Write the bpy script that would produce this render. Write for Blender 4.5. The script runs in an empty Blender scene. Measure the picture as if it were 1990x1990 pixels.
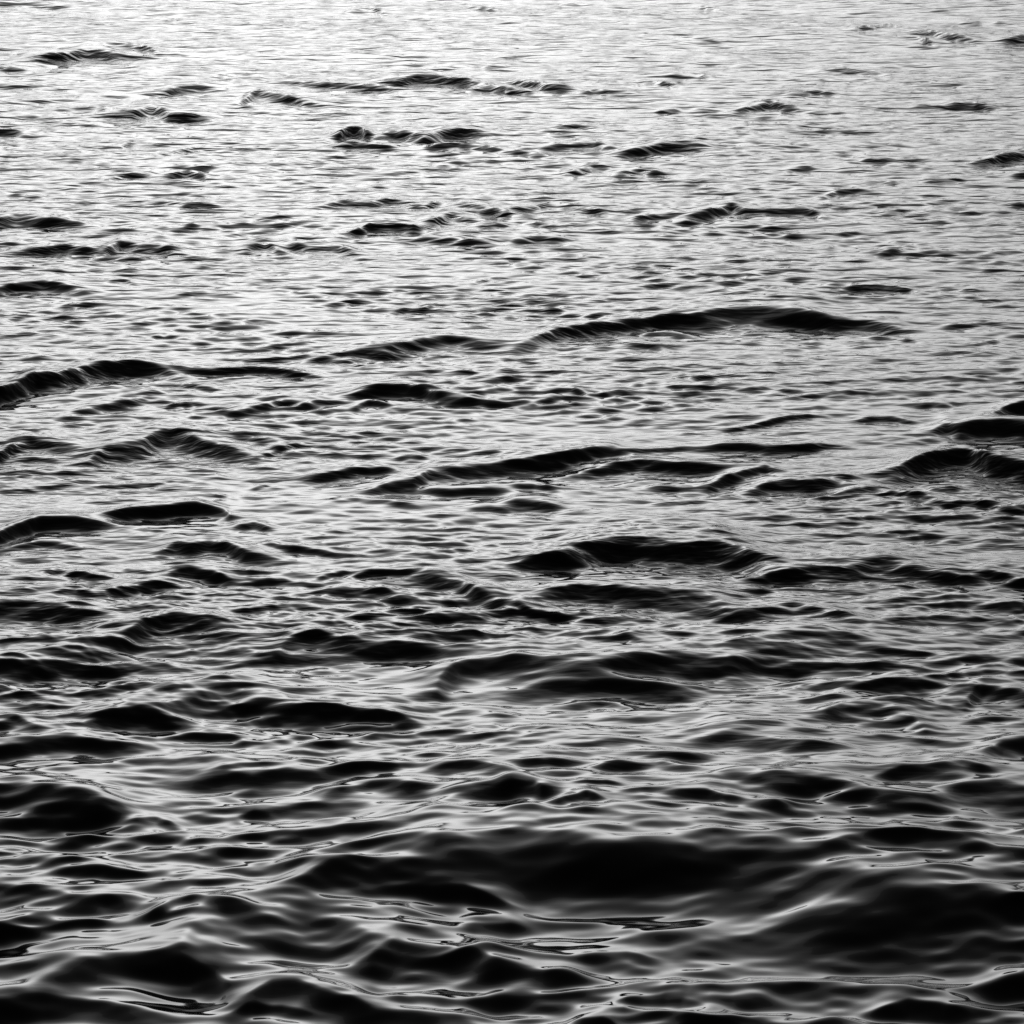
import bpy, math, random
import numpy as np

# ------------------------------------------------------------------ camera
scene = bpy.context.scene
CAM_H = 3.6                       # metres above the mean water level
PITCH = math.radians(12.5)        # looking down
FOV = math.radians(14.0)
cam_data = bpy.data.cameras.new('camera')
cam = bpy.data.objects.new('camera', cam_data)
scene.collection.objects.link(cam)
cam.location = (0, 0, CAM_H)
cam.rotation_euler = (math.pi / 2 - PITCH, 0, 0)
cam_data.sensor_fit = 'HORIZONTAL'
cam_data.angle = FOV
cam_data.clip_start = 0.1
cam_data.clip_end = 20000
scene.camera = cam

# ------------------------------------------------------------------ sky and sun (dusk, black-and-white film behind a red filter)
SUN_ELEV = math.radians(12.0)
SUN_ROT = math.radians(-3.5)
world = bpy.data.worlds.new('World')
scene.world = world
world.use_nodes = True
nt = world.node_tree
nt.nodes.clear()
sky = nt.nodes.new('ShaderNodeTexSky')
sky.sky_type = 'NISHITA'
sky.sun_disc = False
sky.sun_elevation = SUN_ELEV
sky.sun_rotation = SUN_ROT
sky.air_density = 1.0
sky.dust_density = 7.5
sky.ozone_density = 1.0
sep = nt.nodes.new('ShaderNodeSeparateColor')
comb = nt.nodes.new('ShaderNodeCombineColor')
bg = nt.nodes.new('ShaderNodeBackground')
out = nt.nodes.new('ShaderNodeOutputWorld')
nt.links.new(sky.outputs['Color'], sep.inputs[0])
for i in range(3):
    nt.links.new(sep.outputs[0], comb.inputs[i])
nt.links.new(comb.outputs[0], bg.inputs['Color'])
bg.inputs['Strength'].default_value = 0.05
nt.links.new(bg.outputs[0], out.inputs['Surface'])

sun_data = bpy.data.lights.new('sun', 'SUN')
sun_data.energy = 0.1
sun_data.angle = math.radians(60)
sun = bpy.data.objects.new('sun', sun_data)
scene.collection.objects.link(sun)
sun.rotation_euler = (math.pi / 2 - SUN_ELEV, 0, math.pi - SUN_ROT)   # shines from ahead on the left

vs = scene.view_settings
vs.view_transform = 'Standard'
vs.look = 'None'
vs.gamma = 1.0
vs.use_curve_mapping = False
vs.exposure = -0.9
scene.cycles.use_denoising = True
scene.cycles.max_bounces = 6

# ------------------------------------------------------------------ photo pixel -> point on the mean water level
PX = 1990.0
FPX = (PX / 2) / math.tan(FOV / 2)

def ground(px, py):
    u = (px - PX / 2) / FPX
    v = (py - PX / 2) / FPX
    c, s = math.cos(PITCH), math.sin(PITCH)
    t = CAM_H / (s + v * c)
    return u * t, (c - v * s) * t          # x, y

ZS = 1932.0 / 995.0

# crest lines of the steep wave fronts read off the photograph, one block for each
# eighth of it: (x, y) along the crest, height of the front below it, steepness
def S(pts, t, s): return (pts, t, s)
TILES = {
 (0, 0): [
  S([(0,10),(70,8),(150,12),(280,22)],14,.6), S([(0,180),(60,178)],15,.5),
  S([(150,215),(250,200),(330,180),(400,190),(440,200)],35,.7), S([(400,160),(470,162),(530,170),(600,185)],16,.7),
  S([(0,255),(60,262),(130,268)],14,.6), S([(0,320),(120,325)],14,.4), S([(0,385),(80,380),(150,375),(230,372)],16,.8),
  S([(270,410),(350,412),(430,420)],10,.7), S([(380,425),(500,425),(570,405),(640,425),(760,425)],28,.65),
  S([(530,345),(620,340),(680,330),(760,325),(830,330)],18,.8), S([(830,285),(880,282)],8,.6), S([(880,300),(1000,295)],10,.7),
  S([(1060,300),(1150,308),(1250,315),(1350,322),(1440,330),(1520,340)],22,.8),
  S([(1420,295),(1500,298),(1570,290),(1660,292),(1740,298),(1830,312)],28,1), S([(1780,335),(1850,330),(1932,340)],20,.9),
  S([(890,385),(960,350),(1060,360),(1150,380),(1240,392)],22,.75),
  S([(1284,498),(1305,488),(1335,482),(1365,486),(1382,494)],32,1.3),
  S([(1410,505),(1480,498),(1540,505),(1600,510),(1680,495),(1760,488),(1850,490)],32,1),
  S([(1280,540),(1340,538),(1400,545),(1480,550)],22,.9), S([(1610,555),(1720,548),(1800,555),(1932,570)],16,.8),
  S([(0,490),(50,492),(120,500)],18,.9), S([(580,580),(680,565),(740,552),(800,555)],10,.6), S([(370,550),(450,548),(500,535)],10,.6),
  S([(560,755),(620,755),(700,765),(830,768)],14,.7), S([(430,670),(500,660),(570,655)],14,.6), S([(640,660),(700,650),(780,668)],16,.7),
  S([(0,815),(60,805),(130,810),(200,820),(320,835)],35,.9), S([(1200,770),(1300,755),(1400,755),(1480,745),(1540,750)],20,.8),
  S([(1540,770),(1600,775),(1660,760)],12,.6), S([(1740,770),(1830,782),(1932,800)],25,.7),
  S([(1320,870),(1400,850),(1480,850),(1560,855),(1640,845)],26,.85), S([(1640,830),(1700,805),(1760,810)],25,.6),
  S([(0,920),(80,915)],14,.5), S([(60,945),(160,940),(240,935),(330,940),(400,945)],24,.85),
  S([(400,935),(460,910),(520,920),(600,925),(660,935)],30,.8), S([(930,935),(1000,920),(1050,935)],20,.6),
  S([(1080,910),(1160,925),(1280,925),(1330,940)],26,.7), S([(700,855),(770,848),(830,855)],12,.6), S([(850,825),(950,830)],10,.6),
  S([(1560,895),(1700,900),(1800,905),(1932,890)],20,.6), S([(1820,840),(1932,835)],16,.7), S([(1700,245),(1780,240)],8,.5),
  S([(1830,248),(1920,240)],8,.6), S([(1330,30),(1400,25),(1450,38)],12,.6), S([(1780,20),(1860,28)],12,.7), S([(1000,110),(1090,108)],8,.4),
 ],
 (995, 0): [
  S([(180,12),(260,8),(320,10)],10,.7), S([(700,15),(800,30)],10,.7), S([(1000,75),(1080,78)],8,.6),
  S([(1280,110),(1370,98),(1420,90),(1470,98)],12,.9), S([(1480,115),(1560,120),(1640,135),(1760,152)],18,.8), S([(1470,145),(1530,145),(1600,165)],12,.7),
  S([(1700,80),(1760,82)],10,.7), S([(1820,80),(1890,85)],10,.7), S([(1860,150),(1932,140)],25,.8),
  S([(0,300),(60,310),(130,325),(220,330)],24,.9), S([(0,345),(60,350)],14,.7), S([(470,305),(540,312),(620,328)],14,.7),
  S([(600,280),(700,275),(740,285)],14,.6), S([(260,360),(310,348),(370,355),(500,360)],14,.6), S([(1150,258),(1240,258),(1340,262),(1430,272)],14,.75),
  S([(1030,360),(1090,358),(1150,352),(1250,362)],12,.9), S([(850,405),(920,395),(970,385),(1030,395),(1080,400)],20,.9),
  S([(560,412),(620,408)],10,.7), S([(670,410),(800,405)],10,.75), S([(1520,400),(1620,400)],12,.7), S([(1660,390),(1740,388),(1800,400)],18,.7),
  S([(170,470),(240,465),(330,475)],12,.7), S([(0,572),(60,578),(140,582)],12,.9), S([(130,555),(220,548),(300,545),(370,555)],22,.8),
  S([(400,575),(500,560),(570,548),(640,548),(760,555)],28,.8), S([(200,650),(310,630),(370,635)],16,.6), S([(400,650),(480,640),(560,650)],16,.6),
  S([(1780,610),(1850,585),(1932,575)],32,.9), S([(1870,662),(1932,658)],14,.8), S([(1550,670),(1640,675),(1700,672)],14,.8),
  S([(1310,685),(1380,680),(1470,688)],10,.7), S([(1040,640),(1130,632)],10,.7), S([(1330,608),(1420,605)],12,.7),
  S([(1160,740),(1230,722),(1290,718),(1420,725)],14,.75), S([(470,815),(560,800),(640,800)],16,.6), S([(650,810),(740,795),(830,770),(880,785)],30,.9),
  S([(860,785),(960,790),(1050,788),(1120,790),(1190,808)],22,1), S([(0,780),(80,775),(130,765)],16,.7), S([(190,770),(280,780),(350,790)],16,.7),
  S([(0,830),(70,835),(150,845)],14,.8), S([(0,900),(100,890),(180,895)],22,.7), S([(730,868),(820,872),(900,868)],14,.6), S([(1230,880),(1320,870)],8,.6),
  S([(1380,960),(1470,945),(1560,945),(1700,955)],18,.6), S([(1870,775),(1932,768)],14,.8),
 ],
 (0, 500): [
  S([(0,120),(60,105),(110,105),(160,98),(240,108),(340,125)],40,.9), S([(410,95),(470,92),(510,102)],12,.7),
  S([(640,148),(740,135),(830,140),(930,145)],18,.6), S([(230,185),(370,172),(460,182),(560,180),(680,178)],16,.65), S([(0,235),(60,225),(130,232)],24,.5),
  S([(770,250),(860,245),(960,235),(1060,240)],20,.8), S([(560,300),(620,288),(700,300)],18,.6), S([(1460,210),(1540,190)],12,.6), S([(1600,190),(1650,178)],12,.6),
  S([(1780,100),(1860,80),(1920,78)],12,.6),
  S([(0,500),(60,475),(130,445),(230,435),(330,410),(430,395),(500,388),(570,390),(640,402),(700,412)],75,1.45),
  S([(620,405),(720,415),(800,420),(870,415),(950,410),(1050,418),(1130,428),(1240,445)],32,1.25),
  S([(880,385),(960,378),(1080,375)],14,.8), S([(1140,380),(1220,375),(1330,385),(1370,400)],20,.8),
  S([(1280,345),(1380,340),(1450,342),(1530,325),(1620,310),(1700,302),(1800,308),(1932,310)],55,.95),
  S([(570,480),(680,475),(760,490),(850,500)],25,.7),
  S([(1310,510),(1380,500),(1450,490),(1530,488),(1600,500),(1650,515),(1740,520),(1780,530)],50,1.25), S([(1640,545),(1750,545),(1850,550),(1932,552)],28,1),
  S([(820,598),(900,580),(1000,565),(1070,545),(1140,555),(1250,548)],30,.75), S([(1340,570),(1400,550),(1440,560)],22,.7),
  S([(250,580),(350,565),(460,545),(560,525),(620,530)],30,.6), S([(620,565),(680,550),(730,558)],14,.8),
  S([(0,735),(60,705),(120,695),(190,702),(270,708),(340,715)],40,.9),
  S([(330,745),(400,710),(470,705),(540,695),(590,672),(640,660),(700,672),(760,690),(860,715),(960,735)],70,.9),
  S([(820,660),(900,670),(1000,690),(1080,712)],40,.5), S([(960,755),(1050,725),(1140,700)],15,.6), S([(0,780),(40,778)],14,.9), S([(600,765),(720,765),(860,772)],10,.7),
  S([(1160,820),(1250,808),(1320,798),(1400,790),(1500,800)],36,.95), S([(1500,748),(1550,742),(1600,748)],14,.7), S([(1660,740),(1760,740),(1932,730)],12,.7),
  S([(1380,860),(1470,835),(1560,830),(1620,800),(1720,790),(1830,775),(1932,760)],50,.9), S([(1580,850),(1700,870),(1800,870),(1932,865)],40,.8),
  S([(1250,910),(1350,900),(1450,910),(1580,930)],25,.6), S([(1770,940),(1850,935),(1932,945)],20,.6),
  S([(960,855),(1010,845)],12,.6), S([(550,850),(650,835)],10,.5), S([(700,885),(800,882),(900,905)],8,.7),
 ],
 (995, 500): [
  S([(770,15),(850,18),(930,10),(1000,20)],16,.8), S([(250,72),(330,70)],12,.7), S([(500,65),(570,65)],8,.6), S([(590,60),(640,60)],8,.6),
  S([(450,112),(560,105),(680,100)],12,.7), S([(940,112),(1000,120)],14,.7), S([(1300,118),(1400,115),(1500,122),(1540,132)],14,.9),
  S([(1640,118),(1750,125),(1850,130)],12,.7), S([(1810,100),(1932,95)],8,.8), S([(270,215),(340,210)],12,.8),
  S([(0,325),(80,305),(170,275),(250,260),(320,245),(420,232),(500,222),(600,210),(690,207),(740,220)],60,1),
  S([(700,205),(800,198),(900,185),(960,182),(1040,190),(1100,200),(1180,215)],70,.8),
  S([(890,225),(960,215),(1060,218),(1140,225),(1220,235),(1330,232),(1440,245),(1560,255)],40,.9),
  S([(500,270),(560,265),(660,275)],25,.8), S([(440,330),(500,325),(580,340)],25,.7), S([(110,345),(160,345)],16,.7),
  S([(1600,250),(1720,245),(1780,238),(1880,248)],18,.8), S([(1340,295),(1430,290),(1540,308)],18,.75), S([(1750,320),(1860,300)],12,.7),
  S([(510,435),(600,440),(700,455),(800,440),(860,445)],18,.7), S([(150,505),(220,498),(290,520)],22,.8), S([(340,522),(400,515),(440,518)],18,.8),
  S([(0,548),(80,555),(170,540)],25,.8), S([(0,570),(100,572),(200,565),(300,555)],16,.95), S([(680,542),(800,540)],10,.9),
  S([(420,490),(540,482),(650,495)],12,.6), S([(1270,520),(1340,520)],14,.6), S([(1130,492),(1180,492)],12,.5),
  S([(760,655),(870,640),(960,625),(1060,608),(1170,595),(1200,600)],16,.95), S([(620,665),(760,655)],10,.8),
  S([(1280,615),(1360,605),(1430,605),(1530,620)],22,.95), S([(1550,560),(1590,552),(1640,560)],22,.6), S([(1650,556),(1720,553)],8,.8),
  S([(1580,635),(1640,615),(1690,630),(1760,625),(1840,620),(2100,625)],75,1.6), S([(1800,590),(1880,562),(2100,545)],60,1.5),
  S([(-40,762),(0,755),(80,750),(180,745),(260,730),(330,718),(380,712),(430,718)],60,1.25), S([(380,735),(500,725),(560,718),(640,712),(700,710)],20,.9),
  S([(680,710),(800,702),(870,700),(960,710),(1070,705),(1180,695),(1270,695)],38,1.2), S([(200,790),(350,780),(480,765),(600,780),(720,785),(880,785)],45,.95),
  S([(740,850),(830,820),(960,790),(1000,800)],40,.85), S([(880,865),(1000,845),(1120,850),(1240,835),(1300,840)],40,.85),
  S([(1360,800),(1450,790),(1540,760),(1640,735),(1720,730),(1800,760),(2080,790)],90,1.5), S([(1240,875),(1360,865),(1480,880),(1600,905)],30,.9),
  S([(1580,860),(1680,862)],18,.8), S([(0,855),(80,850),(160,860)],25,.8), S([(0,915),(100,920),(150,930)],40,.7),
  S([(1440,945),(1600,935),(1740,918),(1840,940),(1932,950)],22,.85), S([(1080,830),(1200,820),(1330,830)],22,.9), S([(880,915),(1000,905)],10,.6),
 ],
 (0, 1000): [
  S([(370,0),(500,-25),(640,-40),(740,-50),(850,-35),(870,-10)],60,1.4), S([(-30,80),(70,45),(150,20),(280,20),(400,25),(470,35)],60,1.4),
  S([(510,65),(630,75)],8,.9), S([(600,130),(660,110),(720,120),(790,107),(850,120),(920,150),(1030,160)],50,.95), S([(880,45),(960,25),(1020,45)],30,.7),
  S([(950,125),(1030,118),(1150,135),(1260,150),(1350,155)],30,.85), S([(150,225),(220,210),(290,225),(360,235)],35,.85), S([(460,205),(560,215)],16,.7),
  S([(640,215),(720,210),(800,220),(860,240)],40,.85), S([(390,310),(470,290),(570,270),(640,265),(700,260)],45,.8), S([(1210,240),(1300,225)],22,1),
  S([(1310,240),(1400,222),(1530,222),(1600,215)],25,1), S([(1170,310),(1270,290),(1370,280),(1440,290),(1540,305)],35,.85),
  S([(1600,230),(1740,260),(1800,300),(1932,340)],60,.8), S([(0,330),(100,330),(200,340),(300,360),(450,375)],70,1),
  S([(0,540),(130,530),(250,500),(400,470),(480,450),(550,410),(620,395),(700,410),(840,440),(950,475)],90,.95),
  S([(1030,510),(1090,475),(1180,465),(1270,475),(1370,485),(1500,490),(1640,510),(1690,520)],80,1), S([(1650,620),(1740,565),(1820,550),(1960,565)],90,.95),
  S([(380,735),(500,705),(620,700),(720,680),(800,655),(860,650),(960,665),(1080,665)],90,.95), S([(1030,720),(1150,710),(1250,705),(1350,720),(1450,725),(1600,765)],60,.9),
  S([(0,880),(150,855),(250,850),(400,870),(520,865)],50,.9), S([(660,825),(760,815),(860,820),(920,840)],40,.75), S([(200,315),(280,305),(340,320)],20,.7),
  S([(0,780),(60,765),(140,795)],30,.6), S([(1500,350),(1600,345),(1680,350)],25,.6), S([(1780,790),(1870,790)],25,.8), S([(1350,815),(1400,820)],25,.6),
  S([(800,965),(900,955),(1050,950)],25,.8), S([(1320,395),(1450,400)],20,.6), S([(0,120),(150,100),(220,105),(330,125)],25,.7),
 ],
 (995, 1000): [
  S([(0,180),(120,165),(250,170)],40,.95), S([(130,130),(230,115),(340,98),(440,90),(560,92),(640,97),(760,100),(850,115),(960,150)],110,1.3),
  S([(800,170),(900,170),(1020,180)],25,.95), S([(980,140),(1140,150)],14,.8), S([(880,230),(1000,205),(1100,200),(1200,200),(1290,195),(1360,180),(1430,180),(1520,190),(1600,185)],70,.9),
  S([(900,285),(1020,270),(1150,270),(1280,280)],25,.9), S([(1500,215),(1600,220),(1700,235),(1800,220),(1932,250)],40,.9),
  S([(80,310),(170,290),(280,268),(380,275),(500,300),(620,305),(740,310),(860,340)],80,.95), S([(0,340),(80,370),(200,380)],30,.9),
  S([(900,360),(1000,345),(1060,340),(1170,360),(1300,395)],50,.75), S([(1760,200),(1860,190),(1932,195)],20,.8), S([(1760,335),(1932,345)],25,.8),
  S([(230,480),(330,475),(420,480),(500,500)],35,.8),
  S([(-40,565),(150,570),(320,570),(450,545),(560,535),(700,535),(830,535),(920,515),(1080,495),(1190,485),(1270,480),(1400,510)],110,1),
  S([(0,640),(200,630),(400,620),(550,630),(650,640)],80,.9), S([(1330,515),(1470,520),(1600,525)],20,.9),
  S([(1040,640),(1100,620),(1200,625),(1330,640),(1450,630),(1560,645)],45,.85), S([(1300,570),(1450,565),(1570,575)],20,.7), S([(1580,620),(1700,600),(1800,590),(1932,600)],30,.8),
  S([(1860,550),(1932,550)],30,.9), S([(1600,690),(1720,690),(1780,650),(1932,670)],50,.85), S([(1180,740),(1250,715),(1400,720),(1500,740),(1560,770)],70,.8),
  S([(220,700),(340,690),(430,715)],40,.8), S([(700,840),(800,835),(950,850),(1100,880),(1240,890)],70,.8), S([(1380,835),(1500,840),(1640,860)],25,.6),
  S([(1780,910),(1850,880),(1932,870)],70,.9), S([(0,810),(80,800),(150,810)],30,.7), S([(0,480),(90,480)],20,.8), S([(150,470),(240,465)],15,.6),
  S([(380,955),(560,938),(760,950)],30,.6),
 ],
 (0, 1490): [
  S([(-40,80),(100,75),(220,95),(350,100),(400,110)],130,.9), S([(120,150),(300,150),(420,160)],80,.9), S([(500,195),(600,180),(670,200)],40,.9),
  S([(740,20),(850,15),(950,30),(1080,10),(1200,15)],60,.75), S([(1220,110),(1320,90),(1400,75),(1500,80),(1600,100)],50,.85), S([(1250,10),(1400,0),(1520,10)],40,.8),
  S([(1640,30),(1750,20),(1900,40)],50,.9), S([(1700,150),(1800,140),(1932,125)],60,.85), S([(900,175),(960,160),(1030,175)],30,.7),
  S([(1170,440),(1280,400),(1400,360),(1550,340),(1650,315)],150,1),
  S([(0,430),(120,420),(250,405),(400,405),(560,405),(700,400),(860,400),(1000,390),(1200,400)],70,.9), S([(0,590),(120,540),(250,510),(400,490),(560,520),(620,540)],80,.85),
  S([(560,580),(640,540),(720,525),(850,560),(950,570)],60,1), S([(880,250),(1000,240),(1130,245),(1290,240),(1450,250)],50,.8),
  S([(680,650),(740,610),(900,600),(1050,590),(1150,570),(1250,580),(1340,610),(1400,640)],170,1), S([(1400,700),(1500,660),(1650,670),(1780,700),(1900,740)],110,1),
  S([(180,780),(330,740),(470,715),(600,715),(720,720),(820,750),(860,790)],130,1), S([(-30,890),(150,860),(300,870),(450,900),(580,920)],110,1),
  S([(930,850),(1020,810),(1120,810),(1200,840),(1330,870),(1420,900)],110,1), S([(860,920),(960,890),(1060,890),(1200,920)],60,.8),
  S([(1640,460),(1760,450),(1932,490)],60,.8), S([(1780,570),(1932,560)],60,.9), S([(1480,860),(1580,850),(1700,860)],40,.7), S([(800,350),(920,335),(1050,340),(1150,350)],60,.5),
  S([(60,610),(250,590),(420,580)],40,.7),
 ],
 (995, 1490): [
  S([(0,20),(120,30),(240,20)],40,.9), S([(300,30),(400,10),(540,0),(650,30)],50,.8),
  S([(820,50),(980,80),(1120,70),(1260,90),(1400,130),(1560,130),(1700,90),(1800,80),(1960,80)],130,1), S([(1360,70),(1470,45),(1600,60),(1700,70)],50,.85),
  S([(1600,40),(1700,35),(1800,50)],40,.8), S([(-400,330),(-200,280),(-60,245),(140,235),(240,245),(340,270),(450,285),(600,300),(850,315),(1000,340),(1200,385),(1400,430),(1700,470),(2080,490)],380,1.5),
  S([(1180,380),(1280,350),(1400,335),(1530,335),(1680,360),(1850,390),(1932,400)],80,.95),
  S([(1560,240),(1640,225),(1760,230),(1932,270)],50,.8), S([(820,180),(960,190),(1020,200)],40,.8), S([(600,160),(740,155),(800,180)],50,.8),
  S([(240,130),(360,120),(430,130)],20,.8), S([(180,210),(280,180),(330,195)],40,.9), S([(0,130),(80,130),(110,150)],50,.7),
  S([(280,680),(380,660),(440,655),(520,670)],50,.6), S([(-60,770),(100,765),(200,785)],120,1), 
  S([(1360,870),(1500,840),(1620,850),(1740,880)],70,1), S([(1800,790),(1932,780)],60,.9), S([(420,870),(500,850),(580,840)],60,.9), S([(640,860),(740,880)],60,.8),
  S([(240,930),(340,940),(400,960)],40,.9), S([(600,960),(760,940),(900,960)],40,.8),
 ],
}

# ------------------------------------------------------------------ the water sheet
rng = np.random.default_rng(7)
A_HALF = math.tan(FOV / 2)                 # lateral half-width of the picture (x / y)
NCOL, NROW = 720, 1400
a_f = np.linspace(-1.15 * A_HALF, 1.15 * A_HALF, NCOL)
mid_a = A_HALF * (1.15 + 1.25 * np.linspace(0, 1, 101)[1:] ** 1.25)
out_a = mid_a[-1] + (math.tan(math.radians(72)) - mid_a[-1]) * (np.linspace(0, 1, 27)[1:] ** 2.4)
side = np.concatenate([mid_a, out_a])
a = np.concatenate([-side[::-1], a_f, side])
y_near, y_far = 8.9, 44.0
inv = np.linspace(y_near ** -1.1, y_far ** -1.1, NROW)
y_f = inv ** (-1 / 1.1)
y_far_ext = 44.0 * (9000 / 44.0) ** (np.linspace(0, 1, 70)[1:])
y_near_ext = np.linspace(2.5, y_near, 40)[:-1]
yy = np.concatenate([y_near_ext, y_f, y_far_ext])
NC, NR = len(a), len(yy)
Yg = yy[:, None].astype(np.float32) * np.ones((1, NC), np.float32)
Xg = (yy[:, None] * a[None, :]).astype(np.float32)
row_sp = np.gradient(yy).astype(np.float32)[:, None]
col_sp = (np.gradient(a)[None, :] * yy[:, None]).astype(np.float32)

def sstep(e0, e1, x):
    t = np.clip((x - e0) / (e1 - e0), 0, 1)
    return t * t * (3 - 2 * t)

# slow sideways wander, so that no crest is drawn with a ruler
def waves(n, lmin, lmax, main_dir, spread, seed):
    r = np.random.default_rng(seed)
    lam = np.exp(r.uniform(math.log(lmin), math.log(lmax), n))
    th = main_dir + r.normal(0, spread, n)
    k = 2 * math.pi / lam
    return k * np.sin(th), k * np.cos(th), r.uniform(0, 2 * math.pi, n), lam

Z = np.zeros((NR, NC), np.float32)
warp = np.zeros((NR, NC), np.float32)
for kx, ky, ph, lam in zip(*waves(14, .35, 1.6, 0.0, 1.3, 3)):
    warp += (lam * 0.022) * np.sin(kx * Xg + ky * Yg + ph).astype(np.float32)
warp *= sstep(70, 45, Yg)

# profile of one steep front: soft foot, sharp crest, long back
U = np.linspace(-6, 9, 3001)
front = sstep(-1.0, .15, U) * (1 - sstep(.25, .65, U))
front /= front.sum()
back = np.exp(-((U - 2.2) / 1.5) ** 2) * sstep(.3, 1.0, U)
back /= back.sum()
foot = np.exp(-((U + 1.9) / 1.1) ** 2) * (1 - sstep(-1.2, -.4, U))
foot /= foot.sum()
PROF = np.cumsum(front - .68 * back - .32 * foot)
PROF -= np.linspace(PROF[0], PROF[-1], len(PROF))

STEEP = 0.28
# fronts that reach the left or right edge of the picture run on past it, and the sea outside
# the picture carries fronts like those inside
FRONTS = []
for (ox, oy), strokes in TILES.items():
    for pts, t, s in strokes:
        pts = list(pts)
        on_edge = False
        if ox == 0 and pts[0][0] <= 0:
            pts.insert(0, (pts[0][0] - 220, pts[0][1] + 6)); on_edge = True
        if ox > 0 and pts[-1][0] >= 1925:
            pts.append((pts[-1][0] + 220, pts[-1][1] + 6)); on_edge = True
        FRONTS.append((ox, oy, pts, t, s))
        if not on_edge:
            if ox == 0 and pts[-1][0] < 1200:
                FRONTS.append((ox, oy, [(-x - 90, y + 11) for x, y in pts[::-1]], t, s))
            if ox > 0 and pts[0][0] > 750:
                FRONTS.append((ox, oy, [(3954 - x, y + 11) for x, y in pts[::-1]], t, s))
for ox, oy, pts, t, s in FRONTS:
    px = np.array([ox + p[0] / ZS for p in pts]); py = np.array([oy + p[1] / ZS for p in pts])
    tp = t / ZS * (1.4 if oy == 0 else 1.0)
    gx, gy_top = np.array([ground(X, Y) for X, Y in zip(px, py)]).T
    _, gy_bot = np.array([ground(X, Y + tp) for X, Y in zip(px, py)]).T
    am = gx / gy_top
    tan_t = CAM_H / gy_top
    slope = STEEP * s * np.interp(tan_t, [.11, .15, .17, .23, .26], [1.4, 1.3, 1.18, 1.2, .97])
    Lp = gy_top - gy_bot
    slope = slope * np.minimum(1.25, (.16 * (1 + slope / tan_t) / Lp) ** .5)   # long faces lean less
    L = Lp / (1 + slope / tan_t)
    mid = .5 * (gy_top + gy_bot)
    span = am[-1] - am[0]
    ext = max((.20 if oy > 1400 else .12) * span, .9 * float(np.max(L / gy_top)))
    j0, j1 = np.searchsorted(a, [am[0] - ext, am[-1] + ext])
    if j1 - j0 < 2: continue
    ac = a[j0:j1]
    Lc = np.interp(ac, am, L); Mc = np.interp(ac, am, mid); Sc = np.interp(ac, am, slope)
    ksz = max(3, int(.05 * (j1 - j0)) | 1)
    ker = np.hanning(ksz + 2)[1:-1]; ker /= ker.sum()
    sm = lambda v: np.convolve(np.pad(v, ksz // 2, mode='edge'), ker, 'valid')
    Mc, Lc = sm(Mc), sm(Lc)
    e = (ac - am[0] + ext) / (span + 2 * ext)
    tap = sstep(0, .32, e) * sstep(1, .68, e)
    Hc = Sc * Lc * tap
    lo, hi = (Mc - 6 * Lc).min(), (Mc + 9 * Lc).max()
    i0, i1 = np.searchsorted(yy, [lo, hi])
    u = (Yg[i0:i1, j0:j1] + warp[i0:i1, j0:j1] * np.minimum(1, Lc / .25) - Mc[None, :]) / Lc[None, :]
    Z[i0:i1, j0:j1] += (np.interp(u, U, PROF) * Hc[None, :]).astype(np.float32)

# wind ripples over the whole surface, sharpened at their crests
DX = np.zeros_like(Z); DY = np.zeros_like(Z)
patch = np.zeros_like(Z)
for kx, ky, ph, lam in zip(*waves(12, 1.2, 5.0, 0.0, .9, 11)):
    patch += np.sin(kx * Xg + ky * Yg + ph).astype(np.float32)
patch = 1 + .30 * np.clip(patch / 2.4, -1.6, 1.6)

def add_band(n, lmin, lmax, slope_rms, spread, seed, chop, mod=None, outer=True):
    kx, ky, ph, lam = waves(n, lmin, lmax, 0.06, spread, seed)
    r = np.random.default_rng(seed + 99)
    for i in range(n):
        kk = math.hypot(kx[i], ky[i])
        amp = slope_rms * math.sqrt(2.0 / n) / kk * r.uniform(.6, 1.4)
        w = sstep(1.3, 2.6, lam[i] / np.maximum(row_sp, 1e-6)) * sstep(1.6, 3.2, lam[i] / col_sp)
        if mod is not None: w = w * mod
        arg = kx[i] * Xg + ky[i] * Yg + np.float32(ph[i])
        Z[...] += amp * w * np.cos(arg)
        if chop:
            sn = (chop * amp) * w * np.sin(arg)
            DX[...] -= (kx[i] / kk) * sn
            DY[...] -= (ky[i] / kk) * sn

far = .75 + .25 * sstep(10.5, 17, Yg)
dist = sstep(15, 28, Yg)
even = 1 + (patch - 1) * (1 - .5 * dist)
add_band(16, 1.1, 4.0, .012, .35, 21, .5)
add_band(30, .38, 1.1, .036, .40, 22, .7, 1 - .4 * sstep(10, 18, Yg))
add_band(60, .14, .38, .125, .40, 23, .7, even * (1 - .55 * sstep(11, 17, Yg) + .22 * dist))
add_band(70, .06, .15, .100, .46, 24, .5, even * far * (1 + .45 * dist))
add_band(30, .035, .07, .045, .6, 25, .3, patch * patch * sstep(10.5, 15, Yg))

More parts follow.
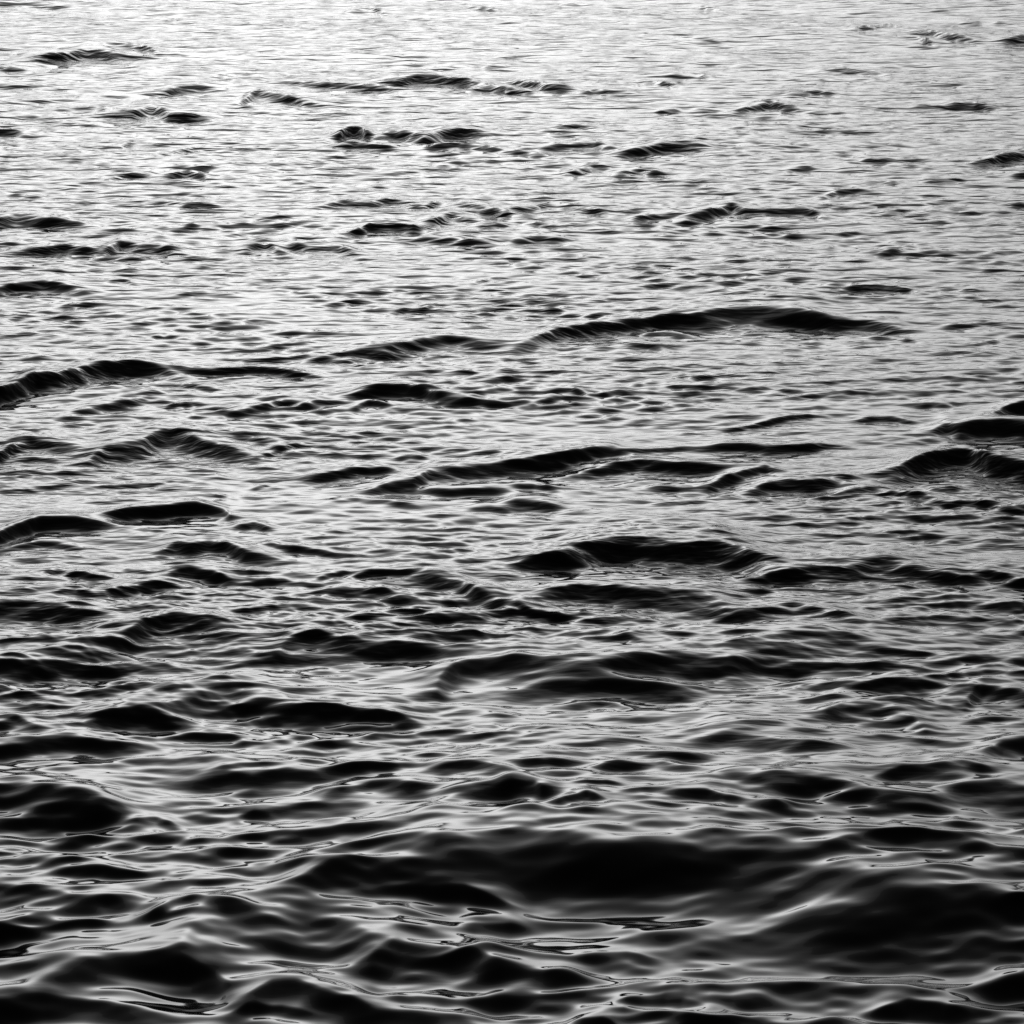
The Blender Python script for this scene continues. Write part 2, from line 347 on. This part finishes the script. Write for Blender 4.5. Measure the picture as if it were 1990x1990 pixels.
P = np.stack([Xg + DX, Yg + DY, Z], -1).reshape(-1, 3).astype(np.float32)
idx = np.arange(NR * NC, dtype=np.int32).reshape(NR, NC)
quads = np.stack([idx[:-1, :-1], idx[:-1, 1:], idx[1:, 1:], idx[1:, :-1]], -1).reshape(-1, 4)
me = bpy.data.meshes.new('water')
me.vertices.add(len(P)); me.vertices.foreach_set('co', P.ravel())
me.loops.add(quads.size); me.loops.foreach_set('vertex_index', quads.ravel())
me.polygons.add(len(quads))
me.polygons.foreach_set('loop_start', np.arange(0, quads.size, 4, dtype=np.int32))
me.update(calc_edges=True)
me.polygons.foreach_set('use_smooth', np.ones(len(quads), bool))
water = bpy.data.objects.new('water', me)
scene.collection.objects.link(water)
water['kind'] = 'structure'
water['label'] = 'dark rippled sea surface with low wind waves reflecting the dusk sky'

m = bpy.data.materials.new('sea_water')
m.use_nodes = True
n = m.node_tree.nodes; l = m.node_tree.links
b = n['Principled BSDF']
b.inputs['Base Color'].default_value = (.004, .004, .004, 1)
b.inputs['Roughness'].default_value = .05
b.inputs['IOR'].default_value = 1.333
tcw = n.new('ShaderNodeTexCoord')

def ripple_noise(rot, sx, sy, scale, detail):
    mp = n.new('ShaderNodeMapping')
    mp.inputs['Rotation'].default_value = (0, 0, math.radians(rot))
    mp.inputs['Scale'].default_value = (sx, sy, 1)
    tx = n.new('ShaderNodeTexNoise')
    tx.inputs['Scale'].default_value = scale
    tx.inputs['Detail'].default_value = detail
    tx.inputs['Roughness'].default_value = .55
    tx.inputs['Distortion'].default_value = .25
    l.new(tcw.outputs['Object'], mp.inputs['Vector'])
    l.new(mp.outputs['Vector'], tx.inputs['Vector'])
    return tx.outputs['Fac']

def math_node(op, x, y=None):
    q = n.new('ShaderNodeMath'); q.operation = op
    for k, v in enumerate((x, y)):
        if v is None: continue
        if isinstance(v, (int, float)): q.inputs[k].default_value = v
        else: l.new(v, q.inputs[k])
    return q.outputs[0]

# capillary ripples: two crossing wind systems, in gusty patches
fine = math_node('ADD', ripple_noise(17, .38, 1.0, 30, 1.5), ripple_noise(-24, .30, 1.0, 23, 1.5))
gust = n.new('ShaderNodeMapRange')
gust.inputs['From Min'].default_value = .36; gust.inputs['From Max'].default_value = .62
gust.inputs['To Min'].default_value = .25; gust.inputs['To Max'].default_value = 1.0
l.new(ripple_noise(10, .7, 1.0, .8, 2), gust.inputs['Value'])
broad = math_node('ADD', ripple_noise(14, .40, 1.0, 9, 1.5), ripple_noise(-20, .32, 1.0, 7, 1.5))
sxyz = n.new('ShaderNodeSeparateXYZ'); l.new(tcw.outputs['Object'], sxyz.inputs[0])
def along(y0, y1, lo, hi):        # the wind freshens away from the sheltered shore
    q = n.new('ShaderNodeMapRange'); q.interpolation_type = 'SMOOTHSTEP'
    q.inputs['From Min'].default_value = y0; q.inputs['From Max'].default_value = y1
    q.inputs['To Min'].default_value = lo; q.inputs['To Max'].default_value = hi
    l.new(sxyz.outputs['Y'], q.inputs['Value'])
    return q.outputs[0]
hgt = math_node('ADD', math_node('MULTIPLY', fine, math_node('MULTIPLY', gust.outputs[0], along(11, 16, .06, 1.0))),
                math_node('MULTIPLY', broad, along(14, 26, 0.0, 4.0)))
bump = n.new('ShaderNodeBump')
bump.inputs['Strength'].default_value = 1.0
bump.inputs['Distance'].default_value = .0045
l.new(hgt, bump.inputs['Height'])
l.new(bump.outputs['Normal'], b.inputs['Normal'])
me.materials.append(m)

# ------------------------------------------------------------------ far shore, mirrored in the slopes that tip away
hm = bpy.data.materials.new('wooded_hill')
hm.use_nodes = True
hb = hm.node_tree.nodes['Principled BSDF']
hn = hm.node_tree.nodes.new('ShaderNodeTexNoise'); hn.inputs['Scale'].default_value = .08
hr = hm.node_tree.nodes.new('ShaderNodeValToRGB')
hr.color_ramp.elements[0].color = (.02, .02, .02, 1); hr.color_ramp.elements[1].color = (.06, .06, .06, 1)
tc = hm.node_tree.nodes.new('ShaderNodeTexCoord')
hm.node_tree.links.new(tc.outputs['Object'], hn.inputs['Vector'])
hm.node_tree.links.new(hn.outputs['Fac'], hr.inputs['Fac'])
hm.node_tree.links.new(hr.outputs['Color'], hb.inputs['Base Color'])
hb.inputs['Roughness'].default_value = 1
hb.inputs['Specular IOR Level'].default_value = 0
NA, NB = 240, 9
vs_, fs_ = [], []
r = np.random.default_rng(5)
ph = r.uniform(0, 6.28, 8)
for i in range(NA):
    az = math.radians(-70 + 140 * i / (NA - 1))
    ridge = 26 + 6 * math.sin(5 * az + ph[0]) + 4 * math.sin(11 * az + ph[1]) + 3 * math.sin(29 * az + ph[2]) + 2 * math.sin(63 * az + ph[3]) + r.normal(0, .8)
    for j in range(NB):
        q = j / (NB - 1)
        d = 1200 + 500 * q + 40 * math.sin(9 * az + ph[4])
        h = -1 + (ridge + 1) * math.sin(math.pi * min(1, q * 1.25) / 2) ** .8 if q < .8 else -1 + (ridge + 1) * (1 - (q - .8) / .2 * .6)
        vs_.append((d * math.sin(az), d * math.cos(az), h))
for i in range(NA - 1):
    for j in range(NB - 1):
        k = i * NB + j
        fs_.append((k, k + NB, k + NB + 1, k + 1))
hme = bpy.data.meshes.new('hills'); hme.from_pydata(vs_, [], fs_); hme.update()
hme.polygons.foreach_set('use_smooth', [True] * len(fs_))
hme.materials.append(hm)
hills = bpy.data.objects.new('hills', hme)
scene.collection.objects.link(hills)
hills['kind'] = 'structure'
hills['label'] = 'low dark wooded shore across the water'
